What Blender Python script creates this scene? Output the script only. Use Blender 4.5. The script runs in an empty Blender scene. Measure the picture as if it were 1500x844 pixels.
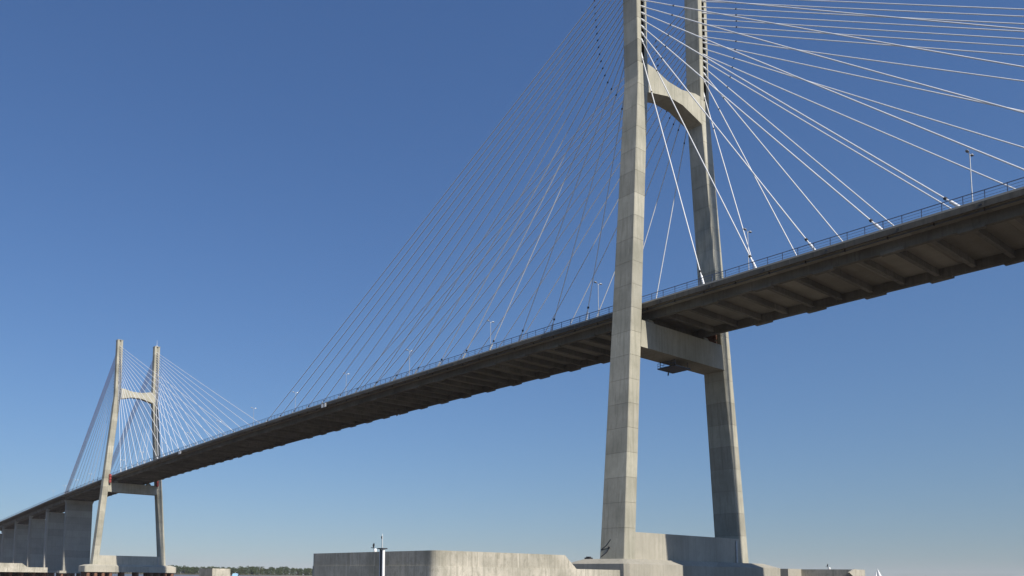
import bpy, bmesh, math, random
from mathutils import Vector, Matrix
random.seed(7)
SC = bpy.context.scene
COL = SC.collection
R = math.radians

# ---------------------------------------------------------------- camera
PX_W = 1500.0
CAM = Vector((-137.9435, -92.4456, 5.6174))
YAW, PITCH, ROLL, FPX, PPX, PPY = 0.60893, 0.0954, 0.0143, 1137.747, 551.43, 732.96
def camera():
    fwd = Vector((math.sin(YAW)*math.cos(PITCH), math.cos(YAW)*math.cos(PITCH), math.sin(PITCH)))
    right = Vector((math.cos(YAW), -math.sin(YAW), 0))
    up = right.cross(fwd)
    c, s = math.cos(ROLL), math.sin(ROLL)
    r2, u2 = right*c + up*s, up*c - right*s
    m = Matrix((r2, u2, -fwd)).transposed().to_4x4()
    m.translation = CAM
    cd = bpy.data.cameras.new('camera')
    cd.sensor_width = 36.0
    cd.lens = FPX/PX_W*36.0
    cd.shift_x = (750.0-PPX)/PX_W
    cd.shift_y = (PPY-422.0)/PX_W
    cd.clip_start, cd.clip_end = 0.5, 60000
    co = bpy.data.objects.new('camera', cd)
    co.matrix_world = m
    COL.objects.link(co)
    SC.camera = co
camera()

# ---------------------------------------------------------------- sky, sun, exposure
SUN_EL, SUN_AZ = R(39.0), R(5.1)          # azimuth measured from -Y towards -X
S = Vector((-math.sin(SUN_AZ)*math.cos(SUN_EL), -math.cos(SUN_AZ)*math.cos(SUN_EL), math.sin(SUN_EL)))
W = bpy.data.worlds.new('World')
SC.world = W
W.use_nodes = True
nt = W.node_tree
bg = nt.nodes['Background']
sky = nt.nodes.new('ShaderNodeTexSky')
sky.sky_type = 'NISHITA'
sky.sun_disc = False
sky.sun_elevation = SUN_EL
sky.sun_rotation = math.atan2(S.x, S.y)
sky.altitude = 0
sky.air_density = 2.0
sky.dust_density = 0.2
sky.ozone_density = 10.0
tc = nt.nodes.new('ShaderNodeTexCoord')
lift = nt.nodes.new('ShaderNodeVectorMath')       # the haze layer at the horizon sits a little lower than the model's
lift.operation = 'ADD'
lift.inputs[1].default_value = (0, 0, 0.07)
nt.links.new(tc.outputs['Generated'], lift.inputs[0])
nt.links.new(lift.outputs[0], sky.inputs['Vector'])
tint = nt.nodes.new('ShaderNodeMix')
tint.data_type, tint.blend_type = 'RGBA', 'MULTIPLY'
tint.inputs['Factor'].default_value = 1.0
tint.inputs['B'].default_value = (.80, .825, 1.01, 1)
nt.links.new(sky.outputs[0], tint.inputs['A'])
nt.links.new(tint.outputs['Result'], bg.inputs[0])
bg.inputs[1].default_value = 0.088
sd = bpy.data.lights.new('sun', 'SUN')
sd.energy = 5.0
sd.angle = R(0.53)
sd.color = (1.0, 0.94, 0.84)
so = bpy.data.objects.new('sun', sd)
so.rotation_euler = (-S).to_track_quat('-Z', 'Y').to_euler()
so.location = (0, -200, 300)
COL.objects.link(so)
vs = SC.view_settings
vs.view_transform = 'Standard'
vs.look = 'None'
vs.exposure = 0.2
vs.gamma = 1.0
vs.use_curve_mapping = False

# ---------------------------------------------------------------- materials
MATS = {}
def new_mat(name):
    m = bpy.data.materials.new(name)
    m.use_nodes = True
    MATS[name] = m
    return m, m.node_tree, m.node_tree.nodes['Principled BSDF']
def node(t, typ, **kw):
    n = t.nodes.new(typ)
    for k, v in kw.items():
        setattr(n, k, v)
    return n
def noise(t, vec, scale, detail=4, rough=.55):
    n = node(t, 'ShaderNodeTexNoise')
    n.inputs['Scale'].default_value = scale
    n.inputs['Detail'].default_value = detail
    n.inputs['Roughness'].default_value = rough
    t.links.new(vec, n.inputs['Vector'])
    return n.outputs['Fac']
def ramp(t, fac, stops):
    r = node(t, 'ShaderNodeValToRGB')
    e = r.color_ramp.elements
    while len(e) < len(stops):
        e.new(0.5)
    for el, (p, c) in zip(e, stops):
        el.position = p
        el.color = (*c, 1) if len(c) == 3 else c
    t.links.new(fac, r.inputs[0])
    return r.outputs[0]
def mix(t, a, b, fac, mode='MIX'):
    n = node(t, 'ShaderNodeMix', data_type='RGBA', blend_type=mode)
    for sock, v in ((n.inputs['A'], a), (n.inputs['B'], b), (n.inputs['Factor'], fac)):
        if isinstance(v, bpy.types.NodeSocket):
            t.links.new(v, sock)
        elif isinstance(v, tuple):
            sock.default_value = (*v, 1)
        else:
            sock.default_value = v
    return n.outputs['Result']
def mapping(t, vec, scale):
    n = node(t, 'ShaderNodeMapping')
    n.inputs['Scale'].default_value = scale
    t.links.new(vec, n.inputs['Vector'])
    return n.outputs[0]
def concrete(name, base, dark, stain, streak=.5, patch=.5, bump=.25, seed=0.0, speck=.25, blotch=.3):
    m, t, b = new_mat(name)
    g = node(t, 'ShaderNodeNewGeometry').outputs['Position']
    off = node(t, 'ShaderNodeVectorMath', operation='ADD')
    t.links.new(g, off.inputs[0])
    off.inputs[1].default_value = (seed*13.1, seed*7.7, seed*3.3)
    pos = off.outputs[0]
    # every cast piece comes out a little different
    oi = node(t, 'ShaderNodeObjectInfo').outputs['Random']
    big = noise(t, pos, .16, 5)
    c = mix(t, base, dark, ramp(t, big, [(.35, (0, 0, 0)), (.72, (patch,)*3)]))
    mid = noise(t, pos, .9, 6, .65)
    c = mix(t, c, stain, ramp(t, mid, [(.5, (0, 0, 0)), (.78, (.45*patch,)*3)]))
    # runs of dirty water
    sv = noise(t, mapping(t, pos, (1.7, 1.7, .07)), 1.0, 5, .6)
    c = mix(t, c, dark, ramp(t, sv, [(.48, (0, 0, 0)), (.7, (streak,)*3)]))
    lv = noise(t, mapping(t, pos, (2.6, 2.6, .11)), 1.0, 3, .5)
    c = mix(t, c, tuple(min(1, x*1.35) for x in base), ramp(t, lv, [(.62, (0, 0, 0)), (.74, (streak*.6,)*3)]))
    bl = noise(t, mapping(t, pos, (1, 1, .55)), 1.6, 8, .75)
    c = mix(t, c, dark, ramp(t, bl, [(.5, (0, 0, 0)), (.66, (blotch,)*3)]))
    fine = noise(t, pos, 7.0, 6, .7)
    c = mix(t, c, dark, ramp(t, fine, [(.5, (0, 0, 0)), (.8, (speck,)*3)]))
    hv = node(t, 'ShaderNodeHueSaturation')
    mr = node(t, 'ShaderNodeMapRange')
    mr.inputs['To Min'].default_value = .82
    mr.inputs['To Max'].default_value = 1.09
    t.links.new(oi, mr.inputs['Value'])
    t.links.new(mr.outputs[0], hv.inputs['Value'])
    t.links.new(c, hv.inputs['Color'])
    t.links.new(hv.outputs[0], b.inputs['Base Color'])
    b.inputs['Roughness'].default_value = .88
    b.inputs['Specular IOR Level'].default_value = .25
    bp = node(t, 'ShaderNodeBump')
    bp.inputs['Strength'].default_value = bump
    bp.inputs['Distance'].default_value = .05
    t.links.new(noise(t, pos, 3.0, 7, .7), bp.inputs['Height'])
    t.links.new(bp.outputs[0], b.inputs['Normal'])
    return m
def plain(name, col, rough=.5, metal=0.0, var=.15, scale=2.0, dirt=None):
    m, t, b = new_mat(name)
    pos = node(t, 'ShaderNodeNewGeometry').outputs['Position']
    f = noise(t, pos, scale, 5, .6)
    d = dirt or tuple(x*(1-var*2) for x in col)
    c = mix(t, col, d, ramp(t, f, [(.4, (0, 0, 0)), (.75, (.8,)*3)]))
    t.links.new(c, b.inputs['Base Color'])
    b.inputs['Roughness'].default_value = rough
    b.inputs['Metallic'].default_value = metal
    return m
M_LEG = concrete('pylon_concrete', (.45, .425, .345), (.23, .225, .175), (.35, .34, .265), .62, .7, seed=1)
M_BASE = concrete('base_concrete', (.46, .425, .35), (.27, .26, .21), (.39, .36, .28), .5, .6, seed=2)
M_JOINT = concrete('joint_concrete', (.22, .21, .17), (.10, .095, .08), (.14, .13, .11), .5, .5, seed=3)
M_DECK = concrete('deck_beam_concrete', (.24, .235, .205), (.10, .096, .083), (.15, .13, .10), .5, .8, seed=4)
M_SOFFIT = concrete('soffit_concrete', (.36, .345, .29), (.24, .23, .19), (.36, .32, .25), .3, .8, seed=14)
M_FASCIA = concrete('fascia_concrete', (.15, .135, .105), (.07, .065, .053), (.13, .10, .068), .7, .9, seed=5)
M_KERB = concrete('kerb_concrete', (.36, .34, .29), (.27, .25, .21), (.34, .32, .27), .5, .5, seed=6)
M_PIER = concrete('pier_concrete', (.335, .32, .27), (.22, .215, .185), (.28, .27, .225), .4, .5, seed=7)
M_FENDER = concrete('fender_concrete', (.57, .525, .435), (.24, .23, .18), (.47, .41, .32), .7, .85, .6, seed=8, speck=.7, blotch=.65)
M_ASPHALT = plain('asphalt', (.055, .055, .057), .9, scale=.5)
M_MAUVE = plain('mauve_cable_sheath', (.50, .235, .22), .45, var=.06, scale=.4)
M_CABLE = plain('cable_sheath', (.74, .74, .74), .38, var=.06, scale=.4)
M_BLACK = plain('black_rubber', (.016, .016, .018), .6)
M_RAIL = plain('blue_grey_rail_paint', (.10, .135, .22), .5)
M_STEEL = plain('galvanised_steel', (.42, .43, .44), .45, .6)
M_DARKSTEEL = plain('dark_steel', (.05, .05, .055), .5, .4)
M_RED = plain('red_lead_paint', (.30, .035, .03), .6, dirt=(.16, .03, .025))
M_RUST_AND_SHADE = plain('rusty_pile_and_shaded_bearing', (.19, .085, .045), .8, dirt=(.09, .05, .035))
M_WHITE = plain('white_paint', (.80, .80, .78), .45, var=.08)
M_PIPE = plain('service_pipe', (.13, .155, .20), .5)
M_LAMPGLASS = plain('lamp_lens', (.10, .10, .11), .2)
M_BLUE = plain('light_blue_paint', (.33, .55, .72), .4)
M_GLASS = plain('dark_window', (.03, .04, .05), .08)
M_HULL = plain('white_hull', (.75, .75, .74), .3)
M_SAIL = plain('sailcloth', (.82, .82, .80), .8, var=.03)
M_GREYSAIL = plain('grey_sailcloth', (.42, .42, .43), .8, var=.05)
M_WOOD = plain('bark', (.10, .075, .05), .9)
def water_mat():
    m, t, b = new_mat('river_water')
    pos = node(t, 'ShaderNodeNewGeometry').outputs['Position']
    c = mix(t, (.072, .055, .039), (.092, .069, .049), noise(t, pos, .012, 4))
    t.links.new(c, b.inputs['Base Color'])
    b.inputs['Roughness'].default_value = .28
    b.inputs['IOR'].default_value = 1.33
    bp = node(t, 'ShaderNodeBump')
    bp.inputs['Strength'].default_value = .7
    bp.inputs['Distance'].default_value = .25
    t.links.new(noise(t, mapping(t, pos, (1, .55, 1)), .45, 7, .65), bp.inputs['Height'])
    t.links.new(bp.outputs[0], b.inputs['Normal'])
    return m
M_WATER = water_mat()
def leaf_mat():
    m, t, b = new_mat('foliage')
    pos = node(t, 'ShaderNodeNewGeometry').outputs['Position']
    f = noise(t, pos, .05, 3)
    c = ramp(t, f, [(.32, (.03, .052, .018)), (.5, (.055, .08, .024)), (.68, (.10, .105, .03))])
    c = mix(t, c, (.03, .05, .02), noise(t, pos, .5, 3), 'MIX')
    t.links.new(c, b.inputs['Base Color'])
    b.inputs['Roughness'].default_value = .7
    b.inputs['Specular IOR Level'].default_value = .2
    return m
M_LEAF = leaf_mat()
M_BANK = plain('muddy_bank', (.15, .12, .075), .95, scale=.02, dirt=(.07, .085, .035))

# ---------------------------------------------------------------- mesh helpers
class MB:
    def __init__(self):
        self.v, self.f, self.sm = [], [], []
    def add(self, vs, fs, smooth=False):
        o = len(self.v)
        self.v += [tuple(x) for x in vs]
        self.f += [tuple(i+o for i in f) for f in fs]
        self.sm += [smooth]*len(fs)
        return self
    def box(self, x0, x1, y0, y1, z0, z1):
        return self.add([(x0, y0, z0), (x1, y0, z0), (x1, y1, z0), (x0, y1, z0), (x0, y0, z1), (x1, y0, z1), (x1, y1, z1), (x0, y1, z1)],
                        [(0, 3, 2, 1), (4, 5, 6, 7), (0, 1, 5, 4), (1, 2, 6, 5), (2, 3, 7, 6), (3, 0, 4, 7)])
    def loft(self, rings, cap=True, smooth=False):
        n = len(rings[0])
        vs = [q for r in rings for q in r]
        fs = []
        for i in range(len(rings)-1):
            for j in range(n):
                a, b = i*n+j, i*n+(j+1) % n
                fs.append((a, b, b+n, a+n))
        self.add(vs, fs, smooth)
        if cap:
            self.add(rings[0], [tuple(range(n-1, -1, -1))])
            self.add(rings[-1], [tuple(range(n))])
        return self
    def tube(self, pts, rad, n=8, cap=True):
        pts = [Vector(p) for p in pts]
        if not isinstance(rad, (list, tuple)):
            rad = [rad]*len(pts)
        rings = []
        for i, p in enumerate(pts):
            d = (pts[min(i+1, len(pts)-1)]-pts[max(i-1, 0)]).normalized()
            ref = Vector((1, 0, 0)) if abs(d.x) < .9 else Vector((0, 1, 0))
            a = d.cross(ref).normalized()
            b = d.cross(a).normalized()
            rings.append([p+(a*math.cos(2*math.pi*k/n)+b*math.sin(2*math.pi*k/n))*rad[i] for k in range(n)])
        return self.loft(rings, cap, True)
    def prism_y(self, poly, ys, zf=lambda y: 0.0):
        """extrude an (x, z) polygon along Y, z following zf"""
        return self.loft([[(x, y, z+zf(y)) for x, z in poly] for y in ys])
    def prism_z(self, poly, z0, z1):
        return self.loft([[(x, y, z0) for x, y in poly], [(x, y, z1) for x, y in poly]])
    def mesh(self, name, mat):
        me = bpy.data.meshes.new(name)
        me.from_pydata(self.v, [], self.f)
        me.materials.append(mat)
        me.polygons.foreach_set('use_smooth', self.sm)
        bm = bmesh.new()
        bm.from_mesh(me)
        bmesh.ops.recalc_face_normals(bm, faces=bm.faces)
        bm.to_mesh(me)
        bm.free()
        return me
    def build(self, name, mat, parent=None, **kw):
        return link(name, self.mesh(name, mat), parent, **kw)
def link(name, me, parent=None, loc=None, label=None, cat=None, group=None, kind=None):
    o = bpy.data.objects.new(name, me)
    COL.objects.link(o)
    if loc is not None:
        o.location = loc
    if parent:
        o.parent = parent
    tag(o, label, cat, group, kind)
    return o
def tag(o, label=None, cat=None, group=None, kind=None):
    for k, v in (('label', label), ('category', cat), ('group', group), ('kind', kind)):
        if v:
            o[k] = v
def thing(name, loc, label, cat, group=None):
    return link(name, None, None, loc, label, cat, group)
ORD = ['first', 'second', 'third', 'fourth', 'fifth', 'sixth', 'seventh', 'eighth', 'ninth', 'tenth', 'eleventh',
       'twelfth', 'thirteenth', 'fourteenth', 'fifteenth', 'sixteenth', 'seventeenth', 'eighteenth', 'nineteenth', 'twentieth']

# ---------------------------------------------------------------- bridge profile
SPAN = 350.0
ZD, G, LP = 58.39, 0.0307, 353.82
def zdeck(y):
    h = lambda s: G*s*s/(2*LP) if s < LP else G*(s-LP/2)
    return ZD + h(175.0) - h(abs(y-175.0))
ZB, ZK, ZT = 9.03, 105.7, 137.1
def legW(z):
    return 12.385 if z >= ZK else 20.645+(12.385-20.645)*(z-ZB)/(ZK-ZB)
def legD(z):
    return 3.46 if z >= ZK else 5.55+(3.46-5.55)*(z-ZB)/(ZK-ZB)
LEG_T = 3.147
Z_SLOT0 = 108.8

# ---------------------------------------------------------------- setting: water and far bank
MB().add([(-12000, -12000, 0), (12000, -12000, 0), (12000, 12000, 0), (-12000, 12000, 0)], [(0, 1, 2, 3)]).build('water', M_WATER, kind='structure')
def bank():
    b = MB()
    xs = [-2600+i*60 for i in range(110)]
    rows = []
    for x in xs:
        j = 12*math.sin(x*.004)+random.uniform(-6, 6)
        rows.append([(x, 1462+j, -.5), (x, 1476+j, .6), (x, 1500+j, 1.3), (x, 2600, 1.6), (x, 2600, -.5)])
    b.loft(rows)
    b.build('far_bank', M_BANK, kind='structure')
bank()

# ---------------------------------------------------------------- pylons
def leg_section(s, z, inset=0.0, slot=False):
    w, d = legW(z)-inset, legD(z)/2-inset
    xi = legW(z)-LEG_T+inset
    c = .14
    if not slot:
        p = [(xi+c, -d), (w-c, -d), (w, -d+c), (w, d-c), (w-c, d), (xi+c, d), (xi, d-c), (xi, -d+c)]
    else:
        m, h, e = (w+xi)/2, .45, .62
        p = [(xi+c, -d), (m-h, -d), (m-h, -d+e), (m+h, -d+e), (m+h, -d), (w-c, -d), (w, -d+c),
             (w, d-c), (w-c, d), (m+h, d), (m+h, d-e), (m-h, d-e), (m-h, d), (xi+c, d), (xi, d-c), (xi, -d+c)]
    return [(s*x, y, z) for x, y in p]
CAPB = 4.9
def pylon(y0, label, near):
    P = thing('bridge_pylon', (0, y0, 0), label, 'pylon', 'pylons of the cable-stayed bridge')
    joints = [ZB] + [14.8+4.7*k for k in range(27)]
    joints = [z for z in joints if z < ZT-1] + [ZT]
    for s in (-1, 1):
        core = MB()
        core.loft([leg_section(s, z, .05) for z in (ZB-.3, ZK, Z_SLOT0-.2)])
        core.loft([leg_section(s, z, .05, True) for z in (Z_SLOT0-.2, ZT-.05)])
        leg = core.build('leg', M_JOINT, P)
        for i in range(len(joints)-1):
            a, b = joints[i]+.024, joints[i+1]-.024
            slot = a > Z_SLOT0-.5
            zs = [a] + ([ZK] if a < ZK < b else []) + [b]
            if i == len(joints)-2:
                slot = True
            MB().loft([leg_section(s, z, 0, slot) for z in zs]).build('concrete_lift', M_LEG, leg)
        # cap slab on the leg top
        t = MB()
        t.box(s*(legW(ZT)-LEG_T)+(-.08 if s > 0 else .08), s*legW(ZT)+(.08 if s > 0 else -.08), -1.82, 1.82, ZT+.003, ZT+.35)
        t.build('leg_cap', M_LEG, P)
    # upper crossbeam, haunched
    xi = legW(106)-LEG_T+.25
    poly = [(-xi, 109.4), (-7.2, 109.35), (-2.4, 108.35), (2.4, 108.35), (7.2, 109.35), (xi, 109.4),
            (xi, 103.25), (8.2, 103.6), (2.6, 105.0), (-2.6, 105.0), (-8.2, 103.6), (-xi, 103.25)]
    MB().prism_y(poly, (-1.62, 1.62)).build('upper_crossbeam', M_LEG, P)
    # lower crossbeam
    xt, xb = legW(54.97)-LEG_T+.2, legW(49.69)-LEG_T+.2
    lb = MB().prism_y([(-xt, 54.97), (xt, 54.97), (xb, 49.69), (-xb, 49.69)], (-2.42, 2.42)).build('lower_crossbeam', M_LEG, P)
    for s in (-1, 1):           # bearing plinths under the edge beams
        MB().loft([[(s*9.35+a*1.0, b*1.7, 54.9) for a, b in ((-1, -1), (1, -1), (1, 1), (-1, 1))],
                   [(s*9.35+a*.75, b*1.2, 56.15) for a, b in ((-1, -1), (1, -1), (1, 1), (-1, 1))]]).build('bearing_plinth', M_LEG, lb)
    # wall between the leg feet
    xw = legW(14.1)-LEG_T+.35
    xw0 = legW(9)-LEG_T+.25
    MB().prism_y([(-xw0, 8.6), (xw0, 8.6), (xw, 14.1), (-xw, 14.1)], (-2.71, 2.71)).build('base_wall', M_BASE, P)
    MB().tube([(15.9, -2.85, 8.9), (15.9, -2.85, 13.6)], .22).build('drain_pipe', M_STEEL, P)
    # pile cap: two pads joined by a narrower waist, tops weathered outwards
    def dumbbell(X, Y, c, xn, xw, yw):
        q = [(-X, -Y+c), (-X+c, -Y), (-xn, -Y), (-xw, -yw)]
        q += [(-x, y) for x, y in reversed(q)]
        return q + [(-x, -y) for x, y in q]
    out = dumbbell(25.6, 7.1, .7, 9.6, 5.4, 4.6)
    inn = dumbbell(23.1, 4.6, .4, 10.8, 8.2, 3.5)
    cap = MB()
    cap.loft([[(x, y, CAPB) for x, y in out], [(x, y, 8.12) for x, y in out], [(x, y, ZB+.02) for x, y in inn]])
    co = cap.build('pile_cap', M_BASE, P)
    pile = MB().tube([(0, 0, -6), (0, 0, CAPB+.2)], .95, 14).mesh('pile', M_RUST_AND_SHADE)
    for x in (-23.5, -19.5, -15.5, -11.5, -4, 4, 11.5, 15.5, 19.5, 23.5):
        for y in ((-5.6, -1.9, 1.9, 5.6) if abs(x) > 8 else (-3, 3)):
            link('pile', pile, co, (x, y, 0))
    # red-painted side bearings between leg and deck
    for s in (-1, 1):
        fr = MB()
        ya, yb, xo = (-1.3, 1.3, 13.35) if near else (-4.1, -2.2, 14.1)
        for z0, z1 in ((54.9, 56.0), (56.5, 57.6), (58.1, 59.2)):
            fr.box(min(s*12.98, s*xo), max(s*12.98, s*xo), ya, yb, z0, z1)
        fr.box(min(s*13.1, s*(xo-.2)), max(s*13.1, s*(xo-.2)), ya+.3, yb-.02, 54.4, 59.5)
        fr.build('side_bearing', M_RUST_AND_SHADE if near else M_RED, P)  # near frames: shade on the same red paint, put in as rust brown
    # aerial on the far leg
    a = MB().tube([(11, 0, ZT+.3), (11, 0, ZT+4.4)], [.09, .04], 6)
    a.box(10.7, 11.3, -.3, .3, ZT+.3, ZT+1.1)
    a.build('lightning_rod', M_WHITE, P)
    return P
pylon(0.0, 'near concrete H-shaped bridge pylon, its top cut off by the picture', True)
pylon(SPAN, 'far concrete H-shaped bridge pylon with its whole top in view', False)

# ---------------------------------------------------------------- main bridge deck
Y_A, Y_B = -216.5, 466.0
DECK = thing('bridge_deck', (0, 175, 0), 'long dark concrete bridge deck with ribbed underside hung from stays', 'bridge deck')
DECK.location = (0, 0, 0)
def steps(a, b, d=5.0):
    n = max(1, int(round((b-a)/d)))
    return [a+(b-a)*i/n for i in range(n+1)]
DW = 12.9
SLAB = [(-12.46, 0), (12.46, 0), (12.46, -.42), (9.5, -.55), (-9.5, -.55), (-12.46, -.42)]
y = Y_A
while y < Y_B-1:
    y1 = min(y+10, Y_B)
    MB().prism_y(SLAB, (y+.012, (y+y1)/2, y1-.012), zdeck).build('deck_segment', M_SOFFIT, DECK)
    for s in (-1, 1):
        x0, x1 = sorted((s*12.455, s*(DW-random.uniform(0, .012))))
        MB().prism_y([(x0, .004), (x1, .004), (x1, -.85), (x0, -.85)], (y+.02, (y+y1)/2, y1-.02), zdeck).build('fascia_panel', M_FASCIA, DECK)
    y = y1
for s in (-1, 1):
    x0, x1 = sorted((s*8.55, s*9.47))
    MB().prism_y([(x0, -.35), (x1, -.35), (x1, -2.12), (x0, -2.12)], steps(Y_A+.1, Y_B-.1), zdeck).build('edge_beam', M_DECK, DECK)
    x0, x1 = sorted((s*12.54, s*12.88))
    MB().prism_y([(x0, -.02), (x1, -.02), (x1, .30), (x0, .30)], steps(Y_A+.1, Y_B-.1), zdeck).build('kerb', M_KERB, DECK)
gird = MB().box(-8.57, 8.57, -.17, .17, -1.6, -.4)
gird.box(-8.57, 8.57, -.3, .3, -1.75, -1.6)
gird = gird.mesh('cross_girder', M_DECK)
n = 0
yy = Y_A+3
while yy < Y_B-2:
    link('cross_girder', gird, DECK, (0, yy, zdeck(yy)))
    yy += 5.0
pan = MB().prism_y([(-10.0, .004), (10.0, .004), (10.0, .07), (-10.0, .07)], steps(Y_A+.2, Y_B-.2), zdeck).build('road_surface', M_ASPHALT, DECK)
MB().prism_y([(-.55, .05), (.55, .05), (.3, .9), (-.3, .9)], steps(Y_A+.3, Y_B-.3), zdeck).build('median_barrier', M_KERB, DECK)
MB().tube([(-11.3, q, zdeck(q)-.72) for q in steps(Y_A+2, Y_B-2, 6)], .11, 6).build('service_pipe', M_PIPE, DECK)
hang = MB().box(-11.47, -11.13, -.06, .06, -.86, -.42).mesh('pipe_hanger', M_DARKSTEEL)
for k in range(int((200+68)/6)):
    q = -68+k*6
    link('pipe_hanger', hang, DECK, (0, q, zdeck(q)))
# scuppers in the fascia
scup = MB().box(-13.0, -12.8, -.2, .2, -.55, -.33).mesh('scupper', M_DARKSTEEL)
for k in range(int(430/10)):
    q = -66+k*10
    link('scupper', scup, DECK, (0, q, zdeck(q)))

# ---------------------------------------------------------------- stay cables
FEET_MAIN = [13.8+10.0*k for k in range(16)]
FEET_SIDE = [13.8+10.0*k for k in range(10)] + [106.2, 108.0, 109.8, 111.6, 113.4, 115.0]
ANCH = [111.2] + [114.5+1.38*k for k in range(15)]
def bent(a, b, sag, n=10):
    return [a.lerp(b, i/n)-Vector((0, 0, sag*4*(i/n)*(1-i/n))) for i in range(n+1)]
block = MB().box(-.5, .5, -1.6, 1.6, -.2, .3).mesh('anchor_block', M_DECK)
def cable(y0, s, d, k):
    feet = FEET_MAIN if (d > 0) == (y0 == 0) else FEET_SIDE
    yt = y0+d*(legD(ANCH[k])/2-.45)
    top = Vector((s*10.81, yt, ANCH[k]))
    yf = y0+d*feet[k]
    foot = Vector((s*10.7, yf, zdeck(yf)+.05))
    L = (top-foot).length
    u = (top-foot)/L
    c = MB().tube(bent(top, foot, .0022*L*L/170*(abs(yf-y0)/L)), .102, 8, False)
    side = 'towards mid-span' if feet is FEET_MAIN else 'towards the bank'
    label = '%s stay from %s pylon on its %s leg, running down %s' % (ORD[k], 'near' if y0 == 0 else 'far', 'camera-side' if s < 0 else 'far-side', side)
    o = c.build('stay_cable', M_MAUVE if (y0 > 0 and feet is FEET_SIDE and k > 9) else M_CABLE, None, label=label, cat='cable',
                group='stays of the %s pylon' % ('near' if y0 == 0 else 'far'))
    MB().tube([foot-u*.3, foot+u*2.9], .21, 8).build('anchor_tube', M_CABLE, o)
    MB().tube([foot+u*3.6, foot+u*3.98], .22, 8).build('damper_collar', M_BLACK, o)
    MB().tube([top+u*.2, top-u*1.5], .2, 8).build('guide_tube', M_WHITE, o)
    pt = top-u*9.7
    MB().tube([pt+u*.15, pt-u*.15], .155, 8).build('damper_collar', M_BLACK, o)
    link('anchor_block', block, DECK, (s*9.15, yf, zdeck(yf)-2.16))
for y0 in (0.0, SPAN):
    for s in (-1, 1):
        for d in (-1, 1):
            for k in range(16):
                cable(y0, s, d, k)

# ---------------------------------------------------------------- railings
post = MB().box(-.045, .045, -.045, .045, .28, 1.52)
post.box(-.1, .1, -.1, .1, .28, .33)
post = post.mesh('post', M_RAIL)
def railing(s, label):
    x = s*12.72
    top = MB().prism_y([(x-.055, 1.5), (x+.055, 1.5), (x+.055, 1.6), (x-.055, 1.6)], steps(Y_A+1, Y_B+290), zdeck)
    T = top.build('railing', M_RAIL, None, label=label, cat='railing', group='railings along the deck edges')
    for z in (.62, 1.08):
        MB().prism_y([(x-.02, z), (x+.02, z), (x+.02, z+.035), (x-.02, z+.035)], steps(Y_A+1, Y_B+290), zdeck).build('rail', M_RAIL, T)
    far = MB()
    k = 0
    while True:
        q = -69+k*2.5
        k += 1
        if q > Y_B+288:
            break
        if q < 300:
            link('post', post, T, (x, q, zdeck(q)))
        else:
            z = zdeck(q)
            far.box(x-.045, x+.045, q-.045, q+.045, z+.28, z+1.52)
    far.build('post_row', M_RAIL, T, kind='stuff')
railing(-1, 'blue-grey steel railing along the deck edge facing the camera')
railing(1, 'blue-grey steel railing along the far edge of the deck')

# ---------------------------------------------------------------- street lamps on the median
def lamp(i, y):
    z = zdeck(y)
    P = thing('street_lamp', (0, y, z+.55), '%s twin-headed street lamp along the deck, counted from the right' % ORD[i] if i < 8 else
              '%s twin-headed street lamp along the deck, counted from the right, small and far off' % ORD[i], 'street lamp', 'street lamps along the median')
    MB().tube([(0, 0, .3), (0, 0, 12.5)], [.1, .06], 8).build('pole', M_STEEL, P)
    MB().tube([(0, 0, .3), (0, 0, 1.2)], .2, 8).build('pole_base', M_STEEL, P)
    for s in (-1, 1):
        MB().tube([(0, 0, 12.3), (s*.25, 0, 12.62), (s*.6, 0, 12.75)], .05, 6).build('arm', M_STEEL, P)
        h = MB().loft([[(s*.5, -.12, 12.70), (s*.5, .12, 12.70), (s*.5, .1, 12.86), (s*.5, -.1, 12.86)],
                       [(s*.85, -.2, 12.70), (s*.85, .2, 12.70), (s*.85, .16, 12.93), (s*.85, -.16, 12.93)],
                       [(s*1.3, -.17, 12.76), (s*1.3, .17, 12.76), (s*1.3, .1, 12.9), (s*1.3, -.1, 12.9)]]).build('lamp_head', M_STEEL, P)
        MB().box(min(s*.62, s*1.2), max(s*.62, s*1.2), -.14, .14, 12.66, 12.705).build('lens', M_LAMPGLASS, h)
for i in range(18):
    lamp(i, -51.3+35.1*i)

# ---------------------------------------------------------------- approach viaduct at the far side
AY = (466.0, 790.0)
APP = thing('approach_viaduct_deck', (0, 0, 0), 'approach viaduct deck sloping down to the left on wall piers', 'viaduct deck')
PIERS = [466.0, 525.0, 585.0, 645.0, 705.0, 765.0]
y = AY[0]
for a, b in zip(PIERS, PIERS[1:]+[790.0]):
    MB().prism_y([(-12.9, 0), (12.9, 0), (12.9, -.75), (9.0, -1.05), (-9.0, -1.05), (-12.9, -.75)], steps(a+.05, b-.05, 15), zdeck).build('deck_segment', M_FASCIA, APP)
    for s in (-1, 1):
        x0, x1 = sorted((s*4.2, s*8.2))
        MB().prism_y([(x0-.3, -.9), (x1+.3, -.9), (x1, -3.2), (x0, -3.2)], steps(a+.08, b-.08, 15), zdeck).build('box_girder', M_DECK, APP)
for s in (-1, 1):
    x0, x1 = sorted((s*12.54, s*12.88))
    MB().prism_y([(x0, -.02), (x1, -.02), (x1, .30), (x0, .30)], steps(466.2, 789.8, 15), zdeck).build('kerb', M_KERB, APP)
MB().prism_y([(-10, .004), (10, .004), (10, .07), (-10, .07)], steps(466.2, 789.8, 15), zdeck).build('road_surface', M_ASPHALT, APP)
pierpile = MB().tube([(0, 0, -6), (0, 0, 4.2)], .8, 12).mesh('pile', M_RUST_AND_SHADE)
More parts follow.
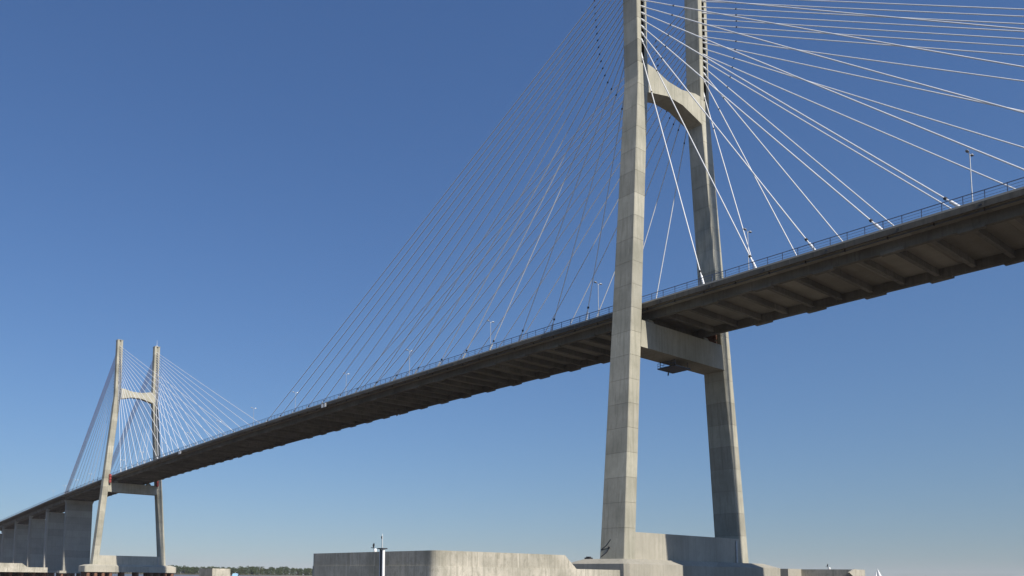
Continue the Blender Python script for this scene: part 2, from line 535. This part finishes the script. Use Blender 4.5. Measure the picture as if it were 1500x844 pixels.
for i, py in enumerate(PIERS):
    P = thing('viaduct_pier', (0, py, 0), ['wide dark concrete wall pier nearest the far pylon, rising to the deck',
              'second wall pier to the left of the far pylon, with a gap at its top'][i] if i < 2 else
              '%s wall pier left of the far pylon, partly hidden by the one before' % ORD[i], 'pier', 'wall piers under the approach viaduct')
    zt = zdeck(py)
    if i == 0:
        w = MB().box(-8.65, 8.65, -1.6, 1.6, 5.2, zt-3.0).build('wall', M_JOINT, P)
        zz = 5.25
        while zz < zt-4.3:
            z2 = min(zz+4.6, zt-4.2)
            MB().box(-8.75, 8.75, -1.7+random.uniform(-.02, .02), 1.7, zz+.03, z2-.03).build('concrete_lift', M_PIER, w)
            zz = z2
        MB().prism_y([(-8.8, zt-4.15), (8.8, zt-4.15), (9.6, zt-2.5), (-9.6, zt-2.5)], (-1.9, 1.9)).build('head_beam', M_PIER, P)
    else:
        w = MB().box(-7.6, 7.6, -.84, .84, 5.2, zt-6.41).build('wall', M_JOINT, P)
        zz = 5.25
        while zz < zt-6.5:
            z2 = zz+random.choice((5.0, 6.5, 8.0))
            z2 = zt-6.42 if z2 > zt-8.5 else z2
            MB().box(-7.19, 7.19, -.9+random.uniform(-.03, .03), .9, zz+.04, z2-.04).build('concrete_lift', M_PIER, w)
            zz = z2
        MB().box(-8.9, 8.9, -1.25, 1.25, zt-6.4+.003, zt-5.7).build('top_beam', M_KERB, P)
        for s in (-1, 1):
            x0, x1 = sorted((s*7.2, s*8.75))
            MB().box(x0, x1, -1.5, 1.5, 5.2, zt-6.42).build('column', M_KERB, P)
            x0, x1 = sorted((s*5.6, s*8.5))
            MB().prism_y([(s*7.4, zt-5.75), (s*8.8, zt-5.75), (s*8.8, zt-3.25), (s*5.2, zt-3.25), (s*6.2, zt-4.0)], (-1.1, 1.1)).build('bracket', M_PIER, P)
    MB().box(-11.5, 11.5, -4.2, 4.2, 3.6, 5.25).build('pile_cap', M_BASE, P)
    for x in (-9.5, -5.7, -1.9, 1.9, 5.7, 9.5):
        for y in (-2.7, 2.7):
            link('pile', pierpile, P, (x, y, 0))

# ---------------------------------------------------------------- concrete fenders round the pylons
def rounded(x0, x1, y0, y1, r, corners, n=7):
    """plan outline, counter-clockwise from (x0,y0); corners = radii flags"""
    pts = []
    for (cx, cy, a0, k) in ((x0, y0, 180, 0), (x1, y0, 270, 1), (x1, y1, 0, 2), (x0, y1, 90, 3)):
        rr = r if corners[k] else .25
        ox = cx+rr if cx == x0 else cx-rr
        oy = cy+rr if cy == y0 else cy-rr
        for i in range(n+1):
            a = R(a0+90*i/n)
            pts.append((ox+rr*math.cos(a), oy+rr*math.sin(a)))
    return pts
fpile = MB().tube([(0, 0, -6), (0, 0, 2.6)], .75, 12).mesh('pile', M_RUST_AND_SHADE)
def fender(cx, cy, zb, label, sgn=-1):
    P = thing('pier_fender', (cx, cy, 0), label, 'fender', 'concrete fenders guarding the pylons')
    def X(x): return -sgn*(x)          # local: x grows towards the pylon
    flip = lambda pts: [(X(a), b) for a, b in pts]
    low = rounded(-15.12, 21.4, -15.8, 16.2, 1.4, (1, 0, 0, 1))
    MB().prism_z(flip(low), zb, 6.85).build('lower_slab', M_FENDER, P)
    up = MB()
    a = rounded(-15, 11.7, -15.7, 16.1, 1.3, (1, 0, 0, 1))
    b = [(min(x, 9.0), y) for x, y in a]
    up.loft([[(X(x), y, 6.8) for x, y in a], [(X(x), y, 8.82) for x, y in b]])
    up.build('upper_wall', M_FENDER, P)
    for i in range(7):
        for j in range(5):
            link('pile', fpile, P, (X(-12+i*5.5), -12+j*6, zb-2.4))
    return P
fender(-60, 0.0, 2.4, 'big weathered concrete fender with rounded corner in the foreground')
fender(-67, SPAN+4, 4.3, 'pale concrete fender at the far left, in front of the wall piers')
def small_fender(x0, x1, y0, y1, z, label, wing):
    P = thing('pier_fender', ((x0+x1)/2, (y0+y1)/2, 0), label, 'fender', 'concrete fenders guarding the pylons')
    hx, hy = (x1-x0)/2, (y1-y0)/2
    MB().prism_z(rounded(-hx, hx, -hy, hy, .5, (1, 1, 1, 1), 3), 2.4, z).build('body', M_FENDER, P)
    if wing:
        MB().loft([[(-hx-.02, -hy+.1, z-2.0), (-hx+1, -hy+.1, z-2.0), (-hx+1, -hy+.1, z+.06), (-hx-.02, -hy+.1, z+.06), (-hx-2.6, -hy+.1, z-.75)],
                   [(-hx-.02, -hy+.5, z-2.0), (-hx+1, -hy+.5, z-2.0), (-hx+1, -hy+.5, z+.06), (-hx-.02, -hy+.5, z+.06), (-hx-2.6, -hy+.5, z-.75)]]).build('corbel', M_BASE, P)
        MB().box(-hx-6.2, -hx+.3, hy-2.2, hy-.1, 2.5, z+.04).build('end_block', M_BASE, P)
    for i in range(3):
        for j in range(5):
            link('pile', fpile, P, (-hx*.7+i*hx*.7, -hy*.8+j*hy*.4, 0))
small_fender(57.2, 62.6, -7.6, 6.9, 8.4, 'low concrete fender to the right of the near pylon', True)
small_fender(57, 69.3, 365, 387, 8.0, 'pale concrete fender on the water to the right of the far pylon', False)

# ---------------------------------------------------------------- small things
def nav_post():
    P = thing('navigation_post', (-77.0, -6.6, 0), 'white twin-pipe navigation post standing before the big fender', 'post')
    for dy, r in ((-.3, .2), (.44, .1)):
        MB().tube([(0, dy, -5), (0, dy, 9.05)], r, 12).build('pipe', M_WHITE, P)
    MB().box(-.12, .05, -.08, .33, .5, 9.0).build('gap_strip', M_BLACK, P)  # black strip filling the dark gap between the two pipes
    MB().box(-.42, .42, -.62, .62, 9.05, 9.2).build('top_plate', M_DARKSTEEL, P)
    MB().tube([(0, -.02, 9.2), (0, -.02, 11.15)], .035, 6).build('mast', M_WHITE, P)
    MB().tube([(0, .12, 9.2), (0, .12, 10.5)], .03, 6).build('mast', M_PIPE, P)
    l = MB().tube([(0, .12, 10.45), (0, .12, 10.6), (0, .12, 10.75), (0, .12, 10.85)], [.07, .12, .12, .04], 10)
    l.build('lantern', M_BLACK, P)
nav_post()
def solar_lantern(loc, label):
    P = thing('solar_lantern', loc, label, 'lantern', 'solar lanterns on the fenders')
    m = MB().tube([(0, 0, 0), (0, 0, .12), (0, 0, .3), (0, 0, .45), (0, 0, .52)], [.2, .24, .22, .2, .05], 12)
    m.build('lamp_body', M_WHITE, P)
    MB().tube([(0, .3, 0), (0, .45, .75)], .03, 6).build('stay', M_DARKSTEEL, P)
    MB().loft([[(-.25, .35, .55), (.25, .35, .55), (.25, .75, .62), (-.25, .75, .62)],
               [(-.25, .33, .6), (.25, .33, .6), (.25, .74, .68), (-.25, .74, .68)]]).build('solar_panel', M_BLACK, P)
    MB().tube([(0, .45, .7), (0, .42, 1.0), (0, .36, 1.12), (0, .33, 1.3)], [.1, .15, .12, .05], 8).build('lamp_head', M_BLACK, P)
solar_lantern((-74.4, -1.2, 8.82), 'white lantern with dark panel on top of the big foreground fender')
solar_lantern((57.9, -1.6, 8.4), 'tiny dark lantern on top of the right-hand fender')
def platform():
    P = thing('inspection_platform', (0.6, .5, 48.2), 'dark steel inspection platform slung under the near crossbeam', 'platform')
    MB().box(-2.6, 2.6, -2.1, 2.1, 0, .22).build('deck_plate', M_DARKSTEEL, P)
    for x in (-2.3, 2.3):
        for y in (-1.6, 1.6):
            MB().tube([(x, y, .2), (x, y, 1.52)], .07, 6).build('hanger', M_DARKSTEEL, P)
    for x0, y0, x1, y1 in ((-2.55, -2.05, -2.55, 2.05), (-2.55, 2.05, 2.55, 2.05)):
        for z in (.7, 1.2):
            MB().tube([(x0, y0, z), (x1, y1, z)], .035, 6).build('rail', M_RAIL, P)
        for f in (0, .33, .66, 1):
            MB().tube([(x0+(x1-x0)*f, y0+(y1-y0)*f, .2), (x0+(x1-x0)*f, y0+(y1-y0)*f, 1.2)], .03, 6).build('rail_post', M_RAIL, P)
    MB().tube([(.9, 1.9, .05), (.8, 1.9, -.35), (.7, 1.9, -.75)], [.05, .16, .1], 8).build('hanging_lamp', M_BLACK, P)
platform()
def step_irons():
    P = thing('steel_bracket', (-20.4, 0, 9.1), 'dark slanting steel rods on the foot of the near pylon', 'bracket')
    MB().tube([(-.12, 2.45, 1.75), (.0, 1.3, 2.5), (.08, .4, 3.6)], .1, 6).build('rod', M_DARKSTEEL, P)
    MB().tube([(-.2, 2.4, .45), (-.12, 1.2, 1.2), (-.06, .65, 2.1)], .1, 6).build('rod', M_DARKSTEEL, P)
    MB().tube([(-.1, 2.4, 1.7), (-.04, .9, 2.0)], .08, 6).build('rod', M_DARKSTEEL, P)
    MB().tube([(-.25, .65, 2.1), (.3, .65, 2.1)], .2, 8).build('hook', M_DARKSTEEL, P)
step_irons()
b = MB().box(-.45, .45, -.6, .6, 0, .32)
b.box(-.3, .3, -.35, .35, .32, .5)
b.build('equipment_box', M_DARKSTEEL, None, loc=(-21.5, 4.6, ZB+.02), label='small dark box on the pile cap beside the near pylon leg', cat='box')
def nav_panel(s, y, label):
    z = zdeck(y)
    P = thing('navigation_sign', (s*12.99, y, z+.15), label, 'sign', 'navigation panels hung on the deck edge')
    for dy in (-.85, .85):
        MB().box(-.06, .06, dy-.55, dy+.55, -1.35, -.15).build('panel', M_WHITE, P)
        MB().box(min(0, -s*.5), max(0, -s*.5), dy-.05, dy+.05, -.6, -.5).build('bracket', M_DARKSTEEL, P)
    MB().box(-.04, .04, -1.5, 1.5, -.15, -.07).build('hanger_bar', M_DARKSTEEL, P)
nav_panel(-1, 116.9, 'pair of white panels hung on the camera-side deck edge, mid-span')
nav_panel(-1, 241.9, 'small pale panels on the camera-side deck edge nearer the far pylon')
nav_panel(1, 111.8, 'pair of dark panels under the far deck edge, mid-span')
nav_panel(1, 234.9, 'small dark panels under the far deck edge nearer the far pylon')

# ---------------------------------------------------------------- boats
def sailboat(loc, ang, mast, label, msail):
    P = thing('sailing_boat', loc, label, 'sailing boat', 'sailing boats on the river')
    P.rotation_euler.z = ang
    L = mast*.78
    rings = []
    for f, w, zb in ((-.5, .12, .25), (-.3, .17, -.2), (0, .19, -.35), (.3, .12, -.2), (.5, .01, .5)):
        w *= L
        rings.append([(f*L, -w*.8, zb), (f*L, w*.8, zb), (f*L, w, 1.1+.3*max(f, 0)), (f*L, -w, 1.1+.3*max(f, 0))])
    MB().loft(rings).build('hull', M_HULL, P)
    MB().box(-.2*L, .15*L, -.9, .9, 1.05, 1.75).build('cabin', M_HULL, P)
    MB().tube([(.1*L, 0, 1), (.1*L, 0, mast)], [.09, .05], 8).build('mast', M_STEEL, P)
    MB().tube([(.1*L, 0, 2.2), (-.38*L, 0, 2.2)], .07, 6).build('boom', M_STEEL, P)
    def sail(name, a, bq, c, belly):
        s = MB()
        n = 6
        rows = []
        for i in range(n+1):
            u = i/n
            p0, p1 = Vector(a).lerp(Vector(c), u), Vector(bq).lerp(Vector(c), u)
            rows.append([p0.lerp(p1, j/n)+Vector((0, belly*math.sin(math.pi*j/n)*math.sin(math.pi*min(1, .15+u*.85)), 0)) for j in range(n+1)])
        vs = [q for r in rows for q in r]
        back = [q+Vector((0, .02, 0)) for q in vs]
        m = n+1
        fs = [(i*m+j, i*m+j+1, (i+1)*m+j+1, (i+1)*m+j) for i in range(n) for j in range(n)]
        s.add(vs, fs, True)
        s.add(back, fs, True)
        s.build(name, msail, P)
    sail('mainsail', (.09*L, 0, 2.35), (-.37*L, 0, 2.35), (.09*L, 0, mast-.3), .5)
    sail('jib', (.48*L, 0, 1.6), (.13*L, 0, 1.9), (.12*L, 0, mast*.86), .4)
sailboat((371, 115.5, 0), R(115), 13.9, 'white sail tip of a boat at the lower right edge', M_SAIL)
sailboat((708, 213, 0), R(60), 12.9, 'faint grey sail tip at the far lower right', M_GREYSAIL)
def workboat():
    P = thing('work_boat', (52, 320, 0), 'light blue work boat beside the pale fender, mostly below the picture', 'boat')
    P.rotation_euler.z = R(60)
    rings = []
    for f, w, zb in ((-6.5, 1.7, .2), (-3, 2.1, -.5), (2, 2.1, -.5), (5, 1.2, -.2), (7, .08, .8)):
        zt = 1.7+.5*max(0, f/7)
        rings.append([(f, -w*.75, zb), (f, w*.75, zb), (f, w, zt), (f, -w, zt)])
    MB().loft(rings).build('hull', M_BLUE, P)
    c = MB().loft([[(-3.2, -1.6, 1.6), (2.2, -1.6, 1.6), (2.2, 1.6, 1.6), (-3.2, 1.6, 1.6)],
                   [(-3.0, -1.5, 4.7), (1.7, -1.5, 4.7), (1.7, 1.5, 4.7), (-3.0, 1.5, 4.7)],
                   [(-2.4, -1.1, 5.15), (1.1, -1.1, 5.15), (1.1, 1.1, 5.15), (-2.4, 1.1, 5.15)]]).build('cabin', M_BLUE, P)
    for i in range(3):
        for s in (-1, 1):
            MB().box(-2.6+i*1.5, -1.5+i*1.5, s*1.56-.04, s*1.56+.04, 3.2, 4.2).build('window', M_GLASS, c)
    MB().tube([(-1, 0, 5.1), (-1, 0, 6.0)], .06, 6).build('mast', M_WHITE, P)
workboat()

# ---------------------------------------------------------------- wood on the far bank
def wood():
    vs, fs = [], []
    rnd = random.Random(3)
    for i in range(900):
        x = -60+i*1.8+rnd.uniform(-6, 6)
        y = 1482+rnd.uniform(0, 70)
        h = rnd.uniform(12, 18.5)*(1.0+.10*math.sin(x*.02)+.07*math.sin(x*.071))
        w = h*rnd.uniform(.28, .42)
        for k in range(110):
            t = rnd.random()
            a = rnd.uniform(0, 2*math.pi)
            zz = h*(.06+.94*t**.8)
            rr = w*math.sqrt(max(0, 1-((zz/h-.5)/.53)**2))*rnd.uniform(.45, 1.05)
            c = Vector((x+rr*math.cos(a), y+rr*math.sin(a), 1.2+zz))
            s = rnd.uniform(.7, 1.5)
            n = Vector((rnd.uniform(-1, 1), rnd.uniform(-1, 1), rnd.uniform(-.3, 1))).normalized()
            e1 = n.orthogonal().normalized()*s
            e2 = n.cross(e1)*.8
            o = len(vs)
            vs += [c+e1, c+e2, c-e1, c-e2]
            fs.append((o, o+1, o+2, o+3))
    b = MB()
    b.v, b.f, b.sm = [tuple(v) for v in vs], fs, [False]*len(fs)
    me = bpy.data.meshes.new('wood')
    me.from_pydata(b.v, [], b.f)
    me.materials.append(M_LEAF)
    link('wood', me, None, label='low green wood along the far river bank', cat='wood', kind='stuff')
wood()

# ---------------------------------------------------------------- river haze
def haze():
    m = bpy.data.materials.new('haze_air')
    m.use_nodes = True
    t = m.node_tree
    t.nodes.remove(t.nodes['Principled BSDF'])
    v = t.nodes.new('ShaderNodeVolumePrincipled')
    v.inputs['Color'].default_value = (.94, .90, .93, 1)
    v.inputs['Density'].default_value = HAZE_DENSITY
    t.links.new(v.outputs[0], t.nodes['Material Output'].inputs['Volume'])
    MB().box(-12400, 12400, -12400, 12400, -8, 152).build('haze', m, kind='stuff', label='thin pale river haze', cat='haze')
HAZE_DENSITY = .00005
haze()
